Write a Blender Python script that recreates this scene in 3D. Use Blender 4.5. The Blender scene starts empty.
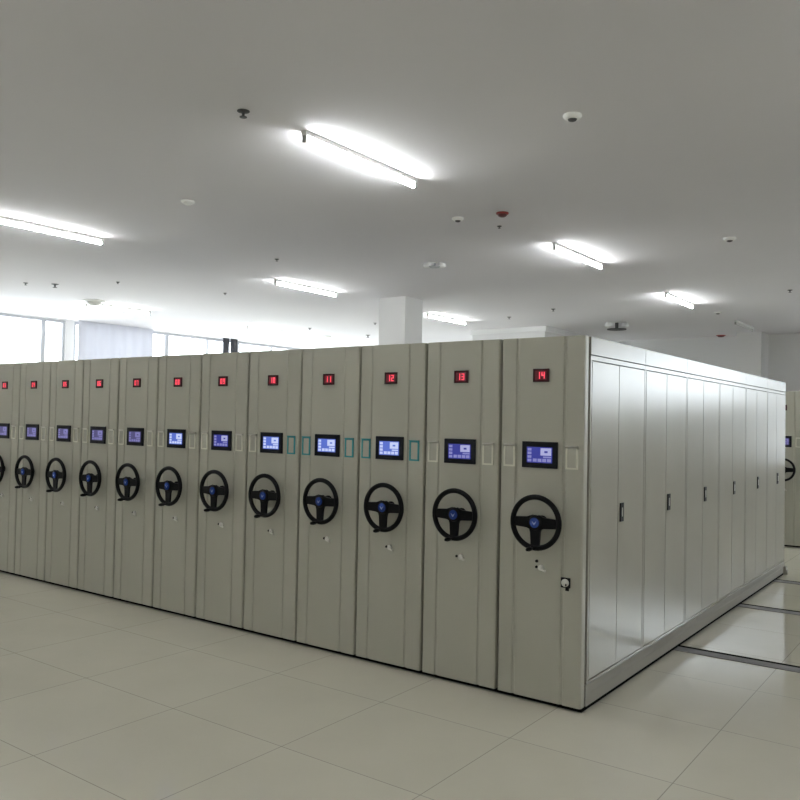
import bpy, bmesh, math, random
from mathutils import Vector, Matrix
random.seed(7)
S = bpy.context.scene
COL = S.collection
PI = math.pi

# ---------------------------------------------------------------- camera
cam_d = bpy.data.cameras.new('camera'); cam = bpy.data.objects.new('camera', cam_d); COL.objects.link(cam)
_r = Vector((0.80787, 0.58904, 0.01959)); _u = Vector((-0.00098, -0.03190, 0.99949)); _f = Vector((-0.58936, 0.80748, 0.02520))
cam.matrix_world = Matrix(((_r.x, _u.x, -_f.x, 1.831), (_r.y, _u.y, -_f.y, -4.2715), (_r.z, _u.z, -_f.z, 1.6069), (0, 0, 0, 1)))
cam_d.sensor_width = 36; cam_d.lens = 810.47 / 800 * 36; cam_d.clip_end = 200
S.camera = cam
# ---------------------------------------------------------------- daylight outside, exposure
w = bpy.data.worlds.new('world'); S.world = w; w.use_nodes = True
wt = w.node_tree; bg = wt.nodes['Background']; bg.inputs[0].default_value = (0.90, 0.945, 1.0, 1)
SKY_LEFT, SKY_BACK = 5.1, 6.0       # sky strength past the left windows, and past the added back windows
wtc = wt.nodes.new('ShaderNodeTexCoord'); wsx = wt.nodes.new('ShaderNodeSeparateXYZ'); wmr = wt.nodes.new('ShaderNodeMapRange')
wmr.inputs['From Min'].default_value = .35; wmr.inputs['From Max'].default_value = -.35
wmr.inputs['To Min'].default_value = SKY_BACK; wmr.inputs['To Max'].default_value = SKY_LEFT
wt.links.new(wtc.outputs['Generated'], wsx.inputs[0]); wt.links.new(wsx.outputs['X'], wmr.inputs['Value']); wt.links.new(wmr.outputs[0], bg.inputs[1])
TUBE = 50.0
S.view_settings.view_transform = 'Standard'; S.view_settings.look = 'None'
S.view_settings.exposure = 0.76; S.view_settings.gamma = 1; S.view_settings.use_curve_mapping = False
try:
    S.cycles.max_bounces = 8; S.cycles.diffuse_bounces = 5; S.cycles.use_light_tree = True
except Exception: pass

# ---------------------------------------------------------------- materials
def mat(name, col, rough=.5, metal=0, emit=None, es=1, noise=0, nscale=8, bump=0, bscale=200, trans=0, coat=0, spec=.5):
    m = bpy.data.materials.new(name); m.use_nodes = True
    nt = m.node_tree; b = nt.nodes['Principled BSDF']
    b.inputs['Base Color'].default_value = (*col, 1); b.inputs['Roughness'].default_value = rough
    b.inputs['Metallic'].default_value = metal; b.inputs['Transmission Weight'].default_value = trans
    b.inputs['Coat Weight'].default_value = coat; b.inputs['Specular IOR Level'].default_value = spec
    if emit:
        b.inputs['Emission Color'].default_value = (*emit, 1); b.inputs['Emission Strength'].default_value = es
    if noise or bump:
        tc = nt.nodes.new('ShaderNodeTexCoord')
    if noise:
        n = nt.nodes.new('ShaderNodeTexNoise'); n.inputs['Scale'].default_value = nscale; n.inputs['Detail'].default_value = 4
        nt.links.new(tc.outputs['Object'], n.inputs['Vector'])
        r = nt.nodes.new('ShaderNodeValToRGB')
        r.color_ramp.elements[0].color = (*[c * (1 - noise) for c in col], 1); r.color_ramp.elements[1].color = (*[min(1, c * (1 + noise)) for c in col], 1)
        r.color_ramp.elements[0].position = .3; r.color_ramp.elements[1].position = .7
        nt.links.new(n.outputs['Fac'], r.inputs[0]); nt.links.new(r.outputs[0], b.inputs['Base Color'])
    if bump:
        n2 = nt.nodes.new('ShaderNodeTexNoise'); n2.inputs['Scale'].default_value = bscale
        nt.links.new(tc.outputs['Object'], n2.inputs['Vector'])
        bp = nt.nodes.new('ShaderNodeBump'); bp.inputs['Strength'].default_value = bump; bp.inputs['Distance'].default_value = .002
        nt.links.new(n2.outputs['Fac'], bp.inputs['Height']); nt.links.new(bp.outputs[0], b.inputs['Normal'])
    return m

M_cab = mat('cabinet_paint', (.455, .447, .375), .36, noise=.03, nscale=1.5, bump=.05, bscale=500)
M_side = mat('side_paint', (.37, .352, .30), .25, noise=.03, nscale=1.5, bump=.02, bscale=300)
M_dark = mat('dark_gap', (.006, .006, .006), .9, spec=.02)
M_plinth = mat('plinth_paint', (.34, .33, .29), .6, spec=.25)
M_black = mat('black_plastic', (.003, .003, .004), .42, spec=.14)
M_bezel = mat('black_bezel', (.004, .005, .008), .3, spec=.25)
M_badge = mat('blue_badge', (.018, .05, .27), .25)
M_badge2 = mat('badge_mark', (.16, .24, .52), .3)
M_steel = mat('bright_steel', (.72, .71, .66), .35, .5)
M_cream = mat('cream_plastic', (.74, .73, .62), .3)
M_clear = mat('card_film', (.50, .49, .42), .18)
M_teal = mat('teal_film', (.03, .30, .33), .35)
M_red = mat('red_digit', (.3, 0, 0), .4, emit=(1, .09, .14), es=.85)
M_redface = mat('display_face', (.035, .004, .006), .22)
M_redglow = mat('display_window', (.05, 0, .005), .3, emit=(.5, 0, .02), es=.06)
M_lcdbg = mat('lcd_blue', (.01, .01, .05), .2, emit=(.05, .06, .42), es=.36)
M_lcdt = mat('lcd_tile', (.02, .02, .05), .2, emit=(.42, .42, .92), es=.30)
M_lcdw = mat('lcd_white', (.02, .02, .05), .2, emit=(.6, .62, 1), es=.38)
M_dimbg = mat('lcd_dim', (.01, .01, .03), .2, emit=(.05, .045, .13), es=.7)
M_dimt = mat('lcd_dim_tile', (.01, .01, .03), .2, emit=(.20, .19, .42), es=.6)
M_brbg = mat('lcd_bright', (.02, .02, .05), .2, emit=(.12, .2, .75), es=.45)
M_brt = mat('lcd_bright_tile', (.02, .02, .05), .2, emit=(.62, .7, 1), es=.52)
M_ceil = mat('ceiling_paint', (.77, .757, .785), .9, noise=.025, nscale=.35)
M_wall = mat('wall_paint', (.79, .785, .78), .85, noise=.02, nscale=.6)
M_white = mat('white_plastic', (.80, .80, .78), .4)
M_trim = mat('white_trim', (.86, .86, .85), .5)
M_frame = mat('window_aluminium', (.45, .46, .49), .4)
M_lampw = mat('lamp_housing', (.70, .70, .68), .45)
M_lampoff = mat('tube_off', (.80, .80, .78), .2)
M_holder = mat('lamp_holder', (.32, .33, .30), .5)
M_tube = mat('tube_lit', (.9, .9, .9), .4, emit=(.965, 1, .995), es=TUBE)
M_alarm = mat('alarm_red', (.26, .012, .010), .35)
M_alarm2 = mat('alarm_dark_red', (.10, .008, .007), .4)
M_grille = mat('dark_grille', (.06, .06, .06), .6)
M_rail = mat('rail_steel', (.25, .25, .25), .5, .1, noise=.1, nscale=20)
M_curt = mat('dark_curtain', (.07, .07, .08), .9, noise=.1, nscale=10)
# thin sheer curtain and window glass
M_sheer = bpy.data.materials.new('sheer_blind'); M_sheer.use_nodes = True
nt = M_sheer.node_tree; nt.nodes.clear()
o_ = nt.nodes.new('ShaderNodeOutputMaterial'); mx = nt.nodes.new('ShaderNodeMixShader'); d_ = nt.nodes.new('ShaderNodeBsdfDiffuse'); t_ = nt.nodes.new('ShaderNodeBsdfTranslucent')
d_.inputs[0].default_value = (.78, .78, .81, 1); t_.inputs[0].default_value = (.46, .46, .485, 1); mx.inputs[0].default_value = .6
nt.links.new(d_.outputs[0], mx.inputs[1]); nt.links.new(t_.outputs[0], mx.inputs[2]); nt.links.new(mx.outputs[0], o_.inputs[0])
M_glass = bpy.data.materials.new('window_glass'); M_glass.use_nodes = True
nt = M_glass.node_tree; nt.nodes.clear()
o_ = nt.nodes.new('ShaderNodeOutputMaterial'); mx = nt.nodes.new('ShaderNodeMixShader'); g_ = nt.nodes.new('ShaderNodeBsdfGlossy'); t_ = nt.nodes.new('ShaderNodeBsdfTransparent')
g_.inputs['Roughness'].default_value = .03; t_.inputs[0].default_value = (.95, .97, .97, 1); mx.inputs[0].default_value = .94
nt.links.new(g_.outputs[0], mx.inputs[1]); nt.links.new(t_.outputs[0], mx.inputs[2]); nt.links.new(mx.outputs[0], o_.inputs[0])

# polished floor tiles, 0.8 m grid
M_floor = bpy.data.materials.new('polished_tile'); M_floor.use_nodes = True
nt = M_floor.node_tree; b = nt.nodes['Principled BSDF']
tc = nt.nodes.new('ShaderNodeTexCoord'); mp = nt.nodes.new('ShaderNodeMapping')
mp.inputs['Location'].default_value = (1.80 + .825 * 20, .55 + .805 * 20, 0)
br = nt.nodes.new('ShaderNodeTexBrick'); br.offset = 0; br.squash = 1
br.inputs['Scale'].default_value = 1; br.inputs['Brick Width'].default_value = .825; br.inputs['Row Height'].default_value = .805
br.inputs['Mortar Size'].default_value = .0028; br.inputs['Mortar Smooth'].default_value = .3
br.inputs['Color1'].default_value = (.69, .66, .55, 1); br.inputs['Color2'].default_value = (.67, .64, .53, 1); br.inputs['Mortar'].default_value = (.40, .38, .32, 1)
nz = nt.nodes.new('ShaderNodeTexNoise'); nz.inputs['Scale'].default_value = 2.2; nz.inputs['Detail'].default_value = 6
mxc = nt.nodes.new('ShaderNodeMixRGB'); mxc.blend_type = 'MULTIPLY'; mxc.inputs[0].default_value = .12
nt.links.new(tc.outputs['Object'], mp.inputs[0]); nt.links.new(mp.outputs[0], br.inputs['Vector']); nt.links.new(tc.outputs['Object'], nz.inputs['Vector'])
nt.links.new(br.outputs['Color'], mxc.inputs[1]); nt.links.new(nz.outputs['Fac'], mxc.inputs[2]); nt.links.new(mxc.outputs[0], b.inputs['Base Color'])
b.inputs['Roughness'].default_value = .10; b.inputs['Specular IOR Level'].default_value = .6
n2 = nt.nodes.new('ShaderNodeTexNoise'); n2.inputs['Scale'].default_value = 5; nt.links.new(tc.outputs['Object'], n2.inputs['Vector'])
bp = nt.nodes.new('ShaderNodeBump'); bp.inputs['Strength'].default_value = .08; bp.inputs['Distance'].default_value = .004
nt.links.new(n2.outputs['Fac'], bp.inputs['Height']); nt.links.new(bp.outputs[0], b.inputs['Normal'])

# ---------------------------------------------------------------- mesh helpers
class MB:
    def __init__(s): s.bm = bmesh.new(); s.mi = 0
    def mark(s, fs):
        for f in fs: f.material_index = s.mi
        return fs
    def box(s, x0, x1, y0, y1, z0, z1, bev=0):
        r = bmesh.ops.create_cube(s.bm, size=1); v = r['verts']
        bmesh.ops.transform(s.bm, matrix=Matrix.Translation(((x0 + x1) / 2, (y0 + y1) / 2, (z0 + z1) / 2)) @ Matrix.Diagonal((abs(x1 - x0), abs(y1 - y0), abs(z1 - z0), 1)), verts=v)
        s.mark({f for q in v for f in q.link_faces})
        if bev:
            e = list({e for q in v for e in q.link_edges})
            s.mark(bmesh.ops.bevel(s.bm, geom=e, offset=bev, segments=2, affect='EDGES', profile=.5)['faces'])
    def cyl(s, p0, p1, r0, r1=None, n=20, caps=True):
        r1 = r0 if r1 is None else r1; p0 = Vector(p0); p1 = Vector(p1); d = p1 - p0
        q = d.to_track_quat('Z', 'Y').to_matrix().to_4x4()
        r = bmesh.ops.create_cone(s.bm, cap_ends=caps, segments=n, radius1=r0, radius2=r1, depth=d.length)
        bmesh.ops.transform(s.bm, matrix=Matrix.Translation((p0 + p1) / 2) @ q, verts=r['verts'])
        s.mark({f for v in r['verts'] for f in v.link_faces})
    def lathe(s, prof, c, ax='z', n=24):
        """prof: (radius, height) pairs; revolved about the axis through c."""
        rings = []
        for (r, h) in prof:
            ring = []
            for k in range(n):
                a = 2 * PI * k / n; x, y = r * math.cos(a), r * math.sin(a)
                p = (x, y, h) if ax == 'z' else (x, h, y)
                ring.append(s.bm.verts.new(Vector(p) + Vector(c)))
            rings.append(ring)
        fs = []
        for i in range(len(rings) - 1):
            for k in range(n):
                fs.append(s.bm.faces.new((rings[i][k], rings[i][(k + 1) % n], rings[i + 1][(k + 1) % n], rings[i + 1][k])))
        fs.append(s.bm.faces.new(rings[0][::-1])); fs.append(s.bm.faces.new(rings[-1]))
        s.mark(fs); bmesh.ops.recalc_face_normals(s.bm, faces=fs)
    def torus(s, c, R, r, n=48, m=12):
        vs = []
        for i in range(n):
            a = 2 * PI * i / n; row = []
            for j in range(m):
                t = 2 * PI * j / m; q = R + r * math.cos(t)
                row.append(s.bm.verts.new((c[0] + q * math.cos(a), c[1] + r * math.sin(t), c[2] + q * math.sin(a))))
            vs.append(row)
        fs = [s.bm.faces.new((vs[i][j], vs[(i + 1) % n][j], vs[(i + 1) % n][(j + 1) % m], vs[i][(j + 1) % m])) for i in range(n) for j in range(m)]
        s.mark(fs); bmesh.ops.recalc_face_normals(s.bm, faces=fs)
    def prism(s, pts, a0, a1, axis):
        """closed 2-D polygon extruded between a0 and a1 along axis (x, y or z)."""
        def P(p, a):
            return {'z': (p[0], p[1], a), 'y': (p[0], a, p[1]), 'x': (a, p[0], p[1])}[axis]
        A = [s.bm.verts.new(P(p, a0)) for p in pts]; B = [s.bm.verts.new(P(p, a1)) for p in pts]; n = len(pts)
        fs = [s.bm.faces.new((A[i], A[(i + 1) % n], B[(i + 1) % n], B[i])) for i in range(n)] + [s.bm.faces.new(A), s.bm.faces.new(B[::-1])]
        s.mark(fs); bmesh.ops.recalc_face_normals(s.bm, faces=fs)
    def build(s, name, mats, parent=None, smooth=False):
        me = bpy.data.meshes.new(name); s.bm.to_mesh(me); s.bm.free()
        for m in (mats if isinstance(mats, (list, tuple)) else [mats]): me.materials.append(m)
        if smooth:
            for p in me.polygons: p.use_smooth = True
            try: me.set_sharp_from_angle(angle=math.radians(40))
            except Exception: pass
        o = bpy.data.objects.new(name, me); COL.objects.link(o)
        if parent: o.parent = parent
        return o

def tag(o, label, cat, group=None, kind=None):
    if label: o['label'] = label
    if cat: o['category'] = cat
    if group: o['group'] = group
    if kind: o['kind'] = kind
    return o
def thing(name, label, cat, loc=(0, 0, 0), group=None):
    o = bpy.data.objects.new(name, None); COL.objects.link(o); o.location = loc; o.empty_display_size = .1
    return tag(o, label, cat, group)
def copy_tree(o, parent=None):
    c = o.copy(); COL.objects.link(c)
    if parent: c.parent = parent
    for ch in o.children: copy_tree(ch, c)
    return c
def struct(name, mb, m, parent=None):
    o = mb.build(name, m, parent); o['kind'] = 'structure'; return o

# ---------------------------------------------------------------- room shell
CZ = 3.33
X0, X1, Y0, Y1 = -11.8, 8.0, -8.5, 11.8
m = MB(); m.box(X0 - .2, X1 + .2, Y0 - .2, Y1 + .2, -.12, 0); struct('floor', m, M_floor)
m = MB(); m.box(X0 - .2, X1 + .2, Y0 - .2, Y1 + .2, CZ, CZ + .15); struct('ceiling', m, M_ceil)
WZ0, WZ1 = .55, 3.31
m = MB()
m.box(X0 - .2, X0, Y0 - .2, Y1 + .2, 0, WZ0); m.box(X0 - .2, X0, Y0 - .2, Y1 + .2, WZ1, CZ)
m.box(X0 - .2, X0, Y0 - .2, 1.6, WZ0, WZ1); m.box(X0 - .2, X0, 11.2, Y1 + .2, WZ0, WZ1)
m.box(X0 - .2, X0, 4.03, 4.20, WZ0, WZ1)
struct('wall_left', m, M_wall)
ADDED_WINDOWS = [(1.0, 1.4, .95, 3.1), (2.1, 7.4, 2.05, 3.2)]      # unseen back-wall windows, added to brighten reflections on the cabinet side
m = MB(); xa = X0
for (a, b_, c, d) in ADDED_WINDOWS:
    m.box(xa, a, Y1, Y1 + .2, 0, CZ); m.box(a, b_, Y1, Y1 + .2, 0, c); m.box(a, b_, Y1, Y1 + .2, d, CZ); xa = b_
m.box(xa, X1, Y1, Y1 + .2, 0, CZ)
struct('wall_back', m, M_wall)
m = MB(); m.box(X1, X1 + .2, Y0, Y1 + .2, 0, CZ); struct('wall_right', m, M_wall)
m = MB(); m.box(X0, X1 + .2, Y0 - .2, Y0, 0, CZ); struct('wall_front', m, M_wall)

wn = [0]
def window_x(y0, y1, z0, z1, mull, x=X0 - .06):
    """window in the left wall, frame with mullions at the y values of mull."""
    wn[0] += 1; f = MB(); d = .03
    for (a, b_) in ((y0, y0 + .05), (y1 - .05, y1)): f.box(x - d, x + d, a, b_, z0, z1)
    f.box(x - d, x + d, y0 + .05, y1 - .05, z0, z0 + .05); f.box(x - d, x + d, y0 + .05, y1 - .05, z1 - .05, z1)
    for (c, wd) in mull: f.box(x - d, x + d, c - wd / 2, c + wd / 2, z0 + .05, z1 - .05)
    o = struct('window_%d' % wn[0], f, M_frame)
    g = MB(); g.box(x - .004, x + .004, y0 + .05, y1 - .05, z0 + .05, z1 - .05); g.build('pane', M_glass, o)
window_x(1.6, 4.03, WZ0, WZ1, [(2.5, .05), (3.62, .08)])
window_x(4.20, 11.2, WZ0, WZ1, [(5.9, .05), (6.30, .09), (7.36, .05), (8.25, .05), (9.3, .05), (10.15, .04)])
for q, (x0, x1, z0, z1) in enumerate(ADDED_WINDOWS):
    f = MB(); yy = Y1 + .07; mid = (x0 + x1) / 2
    for a, b_ in ((x0, x0 + .05), (x1 - .05, x1), (mid - .03, mid + .03)): f.box(a, b_, yy - .03, yy + .03, z0, z1)
    for a, b_ in ((z0, z0 + .05), (z1 - .05, z1)): f.box(x0 + .05, x1 - .05, yy - .03, yy + .03, a, b_)
    o = struct('window_%d' % (3 + q), f, M_frame)  # window added out of view for its reflection
    g = MB(); g.box(x0 + .05, x1 - .05, yy - .004, yy + .004, z0 + .05, z1 - .05); g.build('pane', M_glass, o)

m = MB(); m.box(-5.17, -4.717, 4.78, 5.20, 0, CZ); struct('column', m, M_wall)
m = MB(); m.box(-6.05, -4.56, 8.8, 10.3, 0, CZ - .09); o = struct('wall_core', m, M_wall)
m = MB(); m.box(-6.08, -4.53, 8.77, 10.33, CZ - .09, CZ); struct('trim_1', m, M_trim)
m = MB(); m.box(-1.93, -1.50, 11.25, Y1, 0, CZ); struct('wall_pier', m, M_wall)

# ---------------------------------------------------------------- rails in the floor
rail_labels = ['grey steel floor rail nearest the front of the cabinet row, with a dark slot',
               'grey steel floor rail running out from the middle of the cabinet side',
               'grey steel floor rail farthest back, by the far end of the cabinet side']
for y, lab in zip((1.70, 3.50, 5.0), rail_labels):
    t = thing('floor_rail', lab, 'rail', (-2.5, y, 0), 'rails crossing the tiled floor')
    m = MB(); m.box(-6.0, 6.6, -.070, .035, 0, .005, .001); m.build('rail_plate', M_rail, t)
    m = MB(); m.box(-6.0, 6.6, .035, .080, 0, .004); m.build('rail_slot', M_dark, t)

# ---------------------------------------------------------------- mobile cabinet
P = .5424; XL, XR = -P + .009, -.008
ZB, ZT = .024, 2.106
def profile():
    """front panel cross-section seen from above, with its two vertical grooves."""
    r = .010; pts = []
    def groove(a, b_, d): return [(a, 0), (a + .006, d), (b_ - .006, d), (b_, 0)]
    pts += [(XL, .05), (XL, r), (XL + .003, .003), (XL + r, 0)]
    pts += groove(-.441, -.418, .007) + groove(-.138, -.115, .007)
    pts += [(XR - r, 0), (XR - .003, .003), (XR, r), (XR, .05)]
    return pts
SEG = {'0': 'abcdef', '1': 'bc', '2': 'abged', '3': 'abgcd', '4': 'fgbc', '5': 'afgcd', '6': 'afgedc', '7': 'abc', '8': 'abcdefg', '9': 'abcdfg'}
def digit_mesh(txt, i):
    m = MB(); h, wd, t = .040, .020, .0058
    for ch in txt[i]:
        cx = -.2755 + (i - .5) * .030; cz = 1.884
        for sg in SEG[ch]:
            bx = {'a': (-wd / 2, wd / 2, h / 2 - t, h / 2), 'g': (-wd / 2, wd / 2, -t / 2, t / 2), 'd': (-wd / 2, wd / 2, -h / 2, -h / 2 + t),
                  'f': (-wd / 2, -wd / 2 + t, 0, h / 2), 'b': (wd / 2 - t, wd / 2, 0, h / 2), 'e': (-wd / 2, -wd / 2 + t, -h / 2, 0), 'c': (wd / 2 - t, wd / 2, -h / 2, 0)}[sg]
            m.box(cx + bx[0], cx + bx[1], -.0095, -.008, cz + bx[2], cz + bx[3])
    return m
def lcd_mesh():
    m = MB(); x0, x1, z0, z1 = -.355, -.194, 1.378, 1.469; y = -.0135
    m.mi = 0; m.box(x0, x1, y, -.012, z0, z1)
    m.mi = 1
    for i in range(4):                       # a column of icons and a bottom row of buttons
        m.box(x0 + .006, x0 + .030, y - .0008, y, z0 + .006 + i * .021, z0 + .021 + i * .021)
        m.box(x0 + .040 + i * .030, x0 + .064 + i * .030, y - .0008, y, z0 + .006, z0 + .024)
    m.box(x0 + .105, x1 - .006, y - .0008, y, z0 + .029, z0 + .038)
    m.mi = 2; m.box(x0 + .088, x1 - .006, y - .0008, y, z0 + .043, z1 - .006)
    m.mi = 0; m.box(x0 + .112, x1 - .028, y - .0012, y - .0008, z0 + .058, z1 - .022)
    return m
LCD = {'blue': (M_lcdbg, M_lcdt, M_lcdw), 'dim': (M_dimbg, M_dimt, M_dimt), 'bright': (M_brbg, M_brt, M_brt)}
def card_holder(t, cx, m_, label, film):
    z0, z1, hw = 1.349, 1.479, .037; m = MB()
    m.box(cx - hw, cx - hw + .010, -.007, 0, z0, z1); m.box(cx + hw - .010, cx + hw, -.007, 0, z0, z1)
    m.box(cx - hw + .010, cx + hw - .010, -.007, 0, z0, z0 + .010); m.box(cx - hw + .010, cx + hw - .010, -.007, 0, z1 - .010, z1)
    h = m.build('card_holder', m_, t)
    if label: h['label'] = label
    m = MB(); m.box(cx - hw + .010, cx + hw - .010, -.003, 0, z0 + .010, z1 - .010); m.build('card_window', film, h)
    m = MB(); m.prism([(-.012, z1 - .004), (-.007, z1 - .004), (-.007, z1 - .012), (0, z1 - .012), (0, z1 + .002), (-.012, z1 + .002)], cx - hw, cx + hw, 'x'); m.build('top_lip', M_steel if m_ is M_cream else m_, h)

def make_cabinet(num, label, lcd, teal_l=False, teal_r=False, deep=5.418, sided=False, group='movable archive cabinets in the long row'):
    t = thing('movable_cabinet', label, 'cabinet', (0, 0, 0), group)
    m = MB(); m.prism(profile(), ZB, ZT, 'z'); m.build('front_panel', M_cab, t)
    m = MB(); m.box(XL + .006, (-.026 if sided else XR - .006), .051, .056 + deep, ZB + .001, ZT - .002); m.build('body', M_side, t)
    m = MB(); m.box(XL - .006, XR + (.004 if sided else .006), .010, deep, .0055, ZB); m.build('undercarriage', M_dark, t)  # near-black base also stands in for the shadow gap under the unit
    # lit number
    m = MB(); m.box(-.327, -.224, -.008, 0, 1.8455, 1.9225, .002); d = m.build('number_display', M_redface, t)
    m = MB(); m.box(-.312, -.239, -.0084, -.008, 1.857, 1.911); m.build('display_window', M_redglow, d)
    for i in (0, 1): digit_mesh(num, i).build('digit', M_red, d)
    # touch screen
    m = MB(); m.box(-.388, -.163, -.012, 0, 1.348, 1.500, .003); s_ = m.build('touch_screen', M_bezel, t)
    lcd_mesh().build('screen_glass', LCD[lcd], s_)
    card_holder(t, -.474, M_teal if teal_l else M_cream, 'teal-edged card holder' if teal_l else None, M_clear)
    card_holder(t, -.078, M_teal if teal_r else M_cream, 'teal-edged card holder' if teal_r else None, M_clear)
    # hand wheel
    cx, cz, yw = -.256, 1.043, -.085
    m = MB(); m.torus((cx, yw, cz), .144, .0155); wh = m.build('hand_wheel', M_black, t, True)
    m = MB(); m.lathe([(.030, -.066), (.040, -.075), (.044, -.088), (.040, -.097), (.028, -.101)], (cx, 0, cz), 'y', 28); m.build('hub', M_black, wh, True)
    m = MB(); m.lathe([(.034, 0), (.034, -.010), (.018, -.016), (.018, -.068)], (cx, 0, cz), 'y', 24); m.build('shaft', M_black, wh, True)
    for a in (0, PI, -PI / 2):
        m = MB(); ca, sa = math.cos(a), math.sin(a)
        pr = []
        for (u_, v_) in ((.018, -.044), (.055, -.031), (.137, -.026), (.137, .026), (.055, .031), (.018, .044)):
            pr.append((cx + u_ * ca - v_ * sa, cz + u_ * sa + v_ * ca))
        m.prism(pr, yw - .007, yw + .007, 'y'); m.build('spoke', M_black, wh)
    m = MB(); m.lathe([(.029, -.1005), (.029, -.103), (.023, -.106)], (cx, 0, cz), 'y', 24); bd = m.build('badge', M_badge, wh, True); bd['label'] = 'round blue badge'
    m = MB(); m.prism([(cx - .014, cz + .010), (cx, cz - .002), (cx + .014, cz + .010), (cx + .007, cz - .005), (cx, cz - .013), (cx - .007, cz - .005)], -.1068, -.1058, 'y'); m.build('badge_mark', M_badge2, bd)
    kx, kz = cx - .012, cz - .1455
    m = MB(); m.lathe([(.007, yw - .006), (.007, yw - .028), (.012, yw - .034), (.013, yw - .060), (.009, yw - .078), (.004, yw - .081)], (kx, 0, kz), 'y', 16); m.build('crank_knob', M_black, wh, True)
    # lock below the wheel
    m = MB(); m.lathe([(.017, 0), (.017, -.010), (.012, -.014)], (-.258, 0, .777), 'y', 18); m.cyl((-.262, -.012, .772), (-.224, -.016, .762), .009, .007, 10); l = m.build('lock_latch', M_steel, t, True)
    m = MB(); m.cyl((-.288, 0, .778), (-.288, -.006, .778), .008, .007, 14)
    if sided: m.cyl((-.286, 0, .812), (-.286, -.008, .812), .009, .008, 14)
    m.build('black_button', M_black, t)
    if sided:
        m = MB(); m.box(-.134, -.076, -.005, 0, .682, .740, .003); m.build('lock_plate', M_bezel, t)
        m = MB(); m.lathe([(.022, -.005), (.022, -.012), (.017, -.016)], (-.106, 0, .711), 'y', 24); k = m.build('round_lock', M_steel, t, True)
        m = MB(); m.cyl((-.098, -.015, .705), (-.092, -.028, .700), .004, .004, 8); m.box(-.094, -.072, -.031, -.027, .672, .694, .001); m.build('key', M_black, k)
        side_of(t)
    else:
        # top and side mouldings of the plain units
        pass
    return t

def side_of(t):
    """sectional steel side with header, frames, double doors, flush handles and plinth."""
    y0 = .0745; N = 6
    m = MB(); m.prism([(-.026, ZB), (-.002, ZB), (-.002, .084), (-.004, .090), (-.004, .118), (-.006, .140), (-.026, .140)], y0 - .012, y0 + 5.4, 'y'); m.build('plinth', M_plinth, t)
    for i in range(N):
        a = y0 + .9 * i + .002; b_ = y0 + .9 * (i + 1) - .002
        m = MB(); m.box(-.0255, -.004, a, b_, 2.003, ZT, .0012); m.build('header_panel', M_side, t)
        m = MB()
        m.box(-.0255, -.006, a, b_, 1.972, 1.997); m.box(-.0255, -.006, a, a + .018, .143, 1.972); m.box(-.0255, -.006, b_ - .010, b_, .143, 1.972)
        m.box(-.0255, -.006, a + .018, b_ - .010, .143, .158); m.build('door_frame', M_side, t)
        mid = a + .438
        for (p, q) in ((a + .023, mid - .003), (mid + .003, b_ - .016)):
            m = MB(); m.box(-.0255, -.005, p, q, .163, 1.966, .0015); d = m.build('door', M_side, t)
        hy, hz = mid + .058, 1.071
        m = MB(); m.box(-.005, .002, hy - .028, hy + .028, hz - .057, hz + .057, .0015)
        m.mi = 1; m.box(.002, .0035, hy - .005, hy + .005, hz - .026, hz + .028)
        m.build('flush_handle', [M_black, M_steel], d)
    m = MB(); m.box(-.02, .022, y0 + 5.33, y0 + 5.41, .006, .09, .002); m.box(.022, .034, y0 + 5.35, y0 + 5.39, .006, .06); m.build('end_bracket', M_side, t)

row = [('14', 'blue', 0, 0), ('13', 'blue', 0, 0), ('12', 'bright', 1, 1), ('11', 'bright', 1, 1), ('10', 'bright', 0, 1), ('09', 'blue', 0, 0),
       ('08', 'bright', 0, 0), ('07', 'dim', 0, 0), ('06', 'dim', 0, 0), ('05', 'dim', 0, 0), ('04', 'dim', 0, 0), ('03', 'dim', 0, 0), ('02', 'dim', 0, 0)]
labs = ['beige movable cabinet 14 at the right end, its long side covered by doors',
        'beige movable cabinet with lit number 13, second from the right end',
        'beige movable cabinet with lit number 12 and teal card holders, third from the right',
        'beige movable cabinet with lit number 11 and teal card holders, fourth from the right',
        'beige movable cabinet, fifth from the right, only its right card holder teal',
        'beige movable cabinet, sixth from the right, with a medium blue touch screen',
        'beige movable cabinet, seventh from the right, brightest screen of the left half',
        'beige movable cabinet, eighth from the right, dim purple screen, beside the bright one',
        'beige movable cabinet, ninth from the right, dim screen, fourth from the left edge',
        'beige movable cabinet, tenth from the right, dim screen, third from the left edge',
        'narrow beige movable cabinet, eleventh from the right, second from the left edge',
        'beige movable cabinet cut off by the left edge of the picture',
        'beige movable cabinet at the left end of the row, beyond the picture edge']
for k, (num, lcd, tl, tr) in enumerate(row):
    c = make_cabinet(num, labs[k], lcd, tl, tr, sided=(k == 0)); c.location = (-P * k, 0, 0)
c = make_cabinet('14', 'distant movable cabinet with screen and wheel, behind the far end of the row', 'dim', deep=3.2, group=None)
c.location = (-.19, 7.745, 0)

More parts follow.
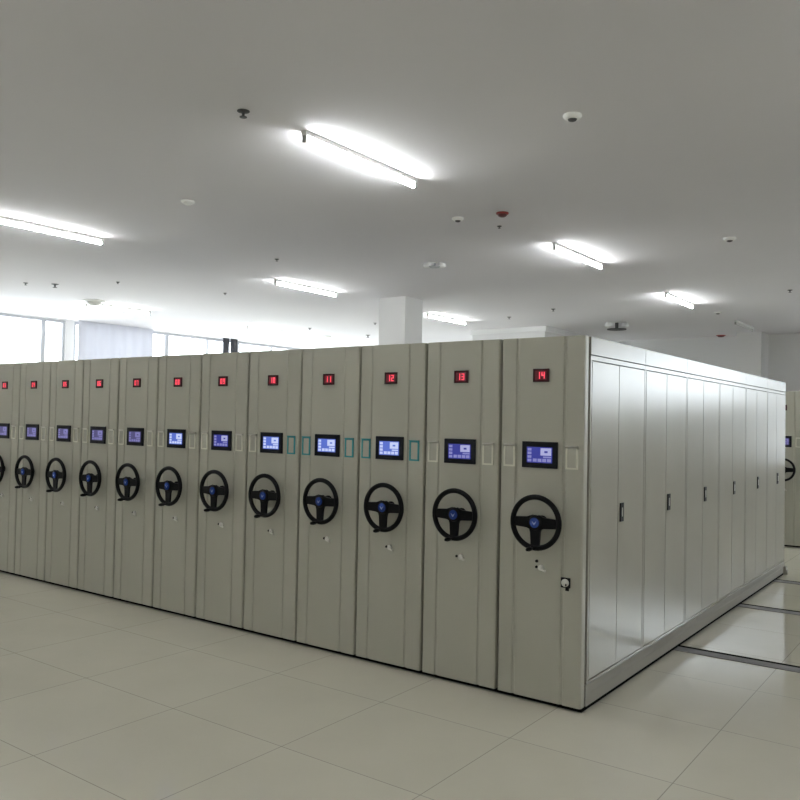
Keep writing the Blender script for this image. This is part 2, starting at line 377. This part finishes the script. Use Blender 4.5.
# ---------------------------------------------------------------- ceiling lights
def tube_light(x, y, label, lit=True, L=1.14):
    t = thing('tube_light', label, 'light', (x, y, CZ), 'fluorescent batten lights on the ceiling')
    m = MB(); m.box(-.020, .020, -.01, L + .01, -.030, 0, .003); m.build('batten', M_lampw, t)
    for yy in (.0, L):
        m = MB(); m.box(-.013, .013, yy - .010, yy + .010, -.072, -.030, .002); m.build('lamp_holder', M_holder, t)
    r = .0135
    m = MB(); m.cyl((0, .010, -.054), (0, L - .010, -.054), r, r, 16); m.build('tube', M_tube if lit else M_lampoff, t, True)
tubes = [(-1.49, -.74, 'lit tube light on the ceiling, largest and nearest, above the middle of the cabinet row'),
         (-5.18, -.79, 'lit tube light on the ceiling cut by the left picture edge'),
         (-5.34, 2.89, 'lit tube light on the ceiling to the left of the white column, midway up'),
         (-1.535, 2.79, 'lit tube light on the ceiling directly above the near right cabinets'),
         (-1.57, 6.18, 'lit tube light on the ceiling above the long door side, between nearer and unlit ones'),
         (-9.35, 2.87, 'lit tube light on the ceiling beside a white dome near the left windows'),
         (-5.43, 6.38, 'lit tube light on the ceiling immediately right of the white column'),
         (-9.39, 6.24, 'lit tube light on the ceiling close to the dark gathered curtains')]
for x, y, lab in tubes: tube_light(x, y, lab)
tube_light(-1.50, 9.42, 'unlit tube light with two pale lines near the back wall at right', False)
for i, (x, y) in enumerate([(2.4, -.75), (2.4, 2.87), (2.4, 6.3), (-1.55, -4.2), (-5.4, -4.2), (-9.45, -.75), (-9.45, -4.2), (2.4, -4.2), (-1.55, -7.4), (-5.4, -7.4), (2.4, -7.4), (6.2, -.75)]):  # unseen tubes, guessed and added to brighten the room and cabinet side
    tube_light(x, y, 'added unseen lit tube light on the ceiling, %s' % ['right of the camera', 'right of the cabinet side', 'far to the right', 'behind the camera', 'behind and left of the camera', 'left beyond the picture edge', 'far back left near the windows', 'over the spot behind the camera', 'by the front wall behind the camera', 'by the front wall at left', 'by the front wall at right', 'nearest the right wall'][i])

# ---------------------------------------------------------------- ceiling devices
def detector(x, y, label, r=.05, core=True):
    t = thing('smoke_detector', label, 'smoke detector', (x, y, CZ), 'smoke detectors on the ceiling')
    m = MB(); m.lathe([(r, 0), (r, -.008), (r * .86, -.018), (r * .62, -.024)], (0, 0, 0)); m.build('base', M_white, t, True)
    m = MB(); m.lathe([(r * .5, -.024), (r * .42, -.031), (r * .25, -.035), (.004, -.036)], (0, 0, 0)); m.build('sensor_head', M_grille if core else M_white, t, True)
detector(-3.37, -.08, 'plain white smoke detector between the left-edge tube light and the nearest one', .055, False)
detector(-.06, -.10, 'white smoke detector with grey centre, nearest one, upper right of the ceiling', .052)
detector(-1.82, 1.51, 'small white smoke detector left of the red alarm', .050)
detector(-.10, 3.43, 'white smoke detector at the right, level with the tube light over the near cabinets', .055)
detector(-1.49, 8.34, 'small white smoke detector far back, just before the unlit tube light', .055)
detector(-9.34, 8.38, 'white smoke detector far left, above the cabinets left of the white column', .11, False)
def sprinkler(x, y, label, s=1.0):
    t = thing('fire_sprinkler', label, 'sprinkler', (x, y, CZ), 'pendent sprinklers on the ceiling')
    m = MB(); m.lathe([(.034 * s, 0), (.034 * s, -.003), (.018 * s, -.010)], (0, 0, 0), n=20); m.build('escutcheon', M_grille, t, True)
    m = MB(); m.cyl((0, 0, -.008), (0, 0, -.032 * s), .009 * s, .006 * s, 12); m.lathe([(.020 * s, -.032 * s), (.020 * s, -.035 * s)], (0, 0, 0), n=16); m.build('deflector', M_grille, t)
for x, y, s, lab in [(-1.57, -1.16, 1.05, 'dark sprinkler nearest the front, just left of the largest tube light'),
                     (-1.66, 1.94, .6, 'tiny dark sprinkler just behind the nearer red alarm'),
                     (-4.43, 1.99, .7, 'dark sprinkler just before the tube light left of the column'),
                     (-8.23, 1.68, 1.4, 'black sprinkler, the darkest one near the left edge windows'),
                     (-8.49, 1.42, .9, 'faint grey sprinkler beside the black one near the left edge'),
                     (-7.32, 2.01, .7, 'small grey sprinkler above the white dome at left'),
                     (-6.78, 3.35, .7, 'small grey sprinkler between the two far left tube lights'),
                     (-8.64, 7.12, 1.0, 'grey sprinkler right of the tube light by the dark curtains'),
                     (-7.02, 7.06, .9, 'grey sprinkler close against the left face of the column, upper one'),
                     (-8.41, 8.61, 1.5, 'dark sprinkler left of the column, lower one over the cabinet tops'),
                     (-4.53, 7.42, 1.0, 'faint sprinkler over the space right of the column'),
                     (-3.50, 6.90, 1.0, 'faint sprinkler in front of the twin spot emergency light'),
                     (-.20, 6.72, .9, 'small sprinkler at the right picture edge of the ceiling')]:
    sprinkler(x, y, lab, s)
def alarm(x, y, label, r):
    t = thing('fire_alarm', label, 'fire alarm', (x, y, CZ), 'red fire alarms on the ceiling')
    m = MB(); m.lathe([(r, 0), (r, -.008), (r * .85, -.014)], (0, 0, 0)); m.build('base', M_alarm, t, True)
    m = MB(); m.lathe([(r * .72, -.014), (r * .66, -.026), (r * .4, -.034), (.004, -.036)], (0, 0, 0)); m.build('sounder', M_alarm2, t, True)
alarm(-1.42, 1.56, 'round red fire alarm on the ceiling, in front of the second tube light', .052)
alarm(-2.29, 11.60, 'round red fire alarm far back, beside the unlit tube light', .085)
t = thing('dome_speaker', 'round white ceiling dome overlapping the left end of the far left tube light', 'speaker', (-9.15, 2.86, CZ))
m = MB(); m.lathe([(.16, 0), (.16, -.012), (.145, -.020)], (0, 0, 0), n=32); m.build('rim', M_white, t, True)
m = MB(); m.lathe([(.125, -.020), (.11, -.05), (.08, -.07), (.04, -.08), (.005, -.082)], (0, 0, 0), n=32); m.build('dome', M_white, t, True)
def twin_spot(x, y, label, ang, s=1.0, dish=M_grille, hs=1.0):
    t = thing('emergency_light', label, 'emergency light', (x, y, CZ), 'twin spot emergency lights'); t.rotation_euler.z = ang
    m = MB(); m.box(-.12 * s, .12 * s, -.03 * s, .03 * s, -.014, 0, .003); m.build('ceiling_plate', M_white, t)
    m = MB(); m.cyl((0, 0, -.014), (0, 0, -.085 * s), .02 * s, .02 * s, 14); m.lathe([(.05 * s, -.078 * s), (.115 * s, -.084 * s), (.11 * s, -.094 * s), (.05 * s, -.100 * s)], (0, 0, 0), n=28)
    m.build('round_dish', dish, t, True)
    for sx in (-1, 1):
        q = s * hs
        m = MB(); m.lathe([(.010 * q, 0), (.030 * q, -.006 * q), (.040 * q, -.022 * q), (.040 * q, -.036 * q), (.028 * q, -.046 * q), (.008 * q, -.05 * q)], (sx * .075 * q, 0, -.010), n=20)
        m.build('lamp_head', M_trim, t, True)
twin_spot(-3.04, 2.99, 'white twin spot emergency light between the column and the red alarm', .55, .62, M_frame, 1.75)
twin_spot(-3.25, 8.82, 'twin spot emergency light with dark housing just above the near right cabinet corner', .6, 1.4, M_grille, 1.25)

# ---------------------------------------------------------------- curtains
def folds(name, label, y0, y1, z0, z1, x, m_, amp, wl, th=.006, group=None):
    m = MB(); n = max(8, int((y1 - y0) / wl * 10)); pts = []
    for i in range(n + 1):
        y = y0 + (y1 - y0) * i / n; pts.append((x + amp * math.sin(2 * PI * (y - y0) / wl), y))
    m.prism(pts + [(p[0] + th, p[1]) for p in pts[::-1]], z0, z1, 'z')
    o = m.build(name, m_, None, True); tag(o, label, 'curtain', group); return o
folds('sheer_curtain', 'pale lavender sheer curtain hanging between the bright left windows', 4.22, 5.86, .12, CZ, X0 + .10, M_sheer, .012, .24, .003)
folds('dark_curtain', 'dark grey gathered curtain by the left window, the left one of two', 7.66, 7.84, .12, CZ, X0 + .12, M_curt, .014, .06, .006)
folds('dark_curtain', 'dark grey gathered curtain by the left window, the right one of two', 7.88, 8.07, .12, CZ, X0 + .12, M_curt, .014, .06, .006)
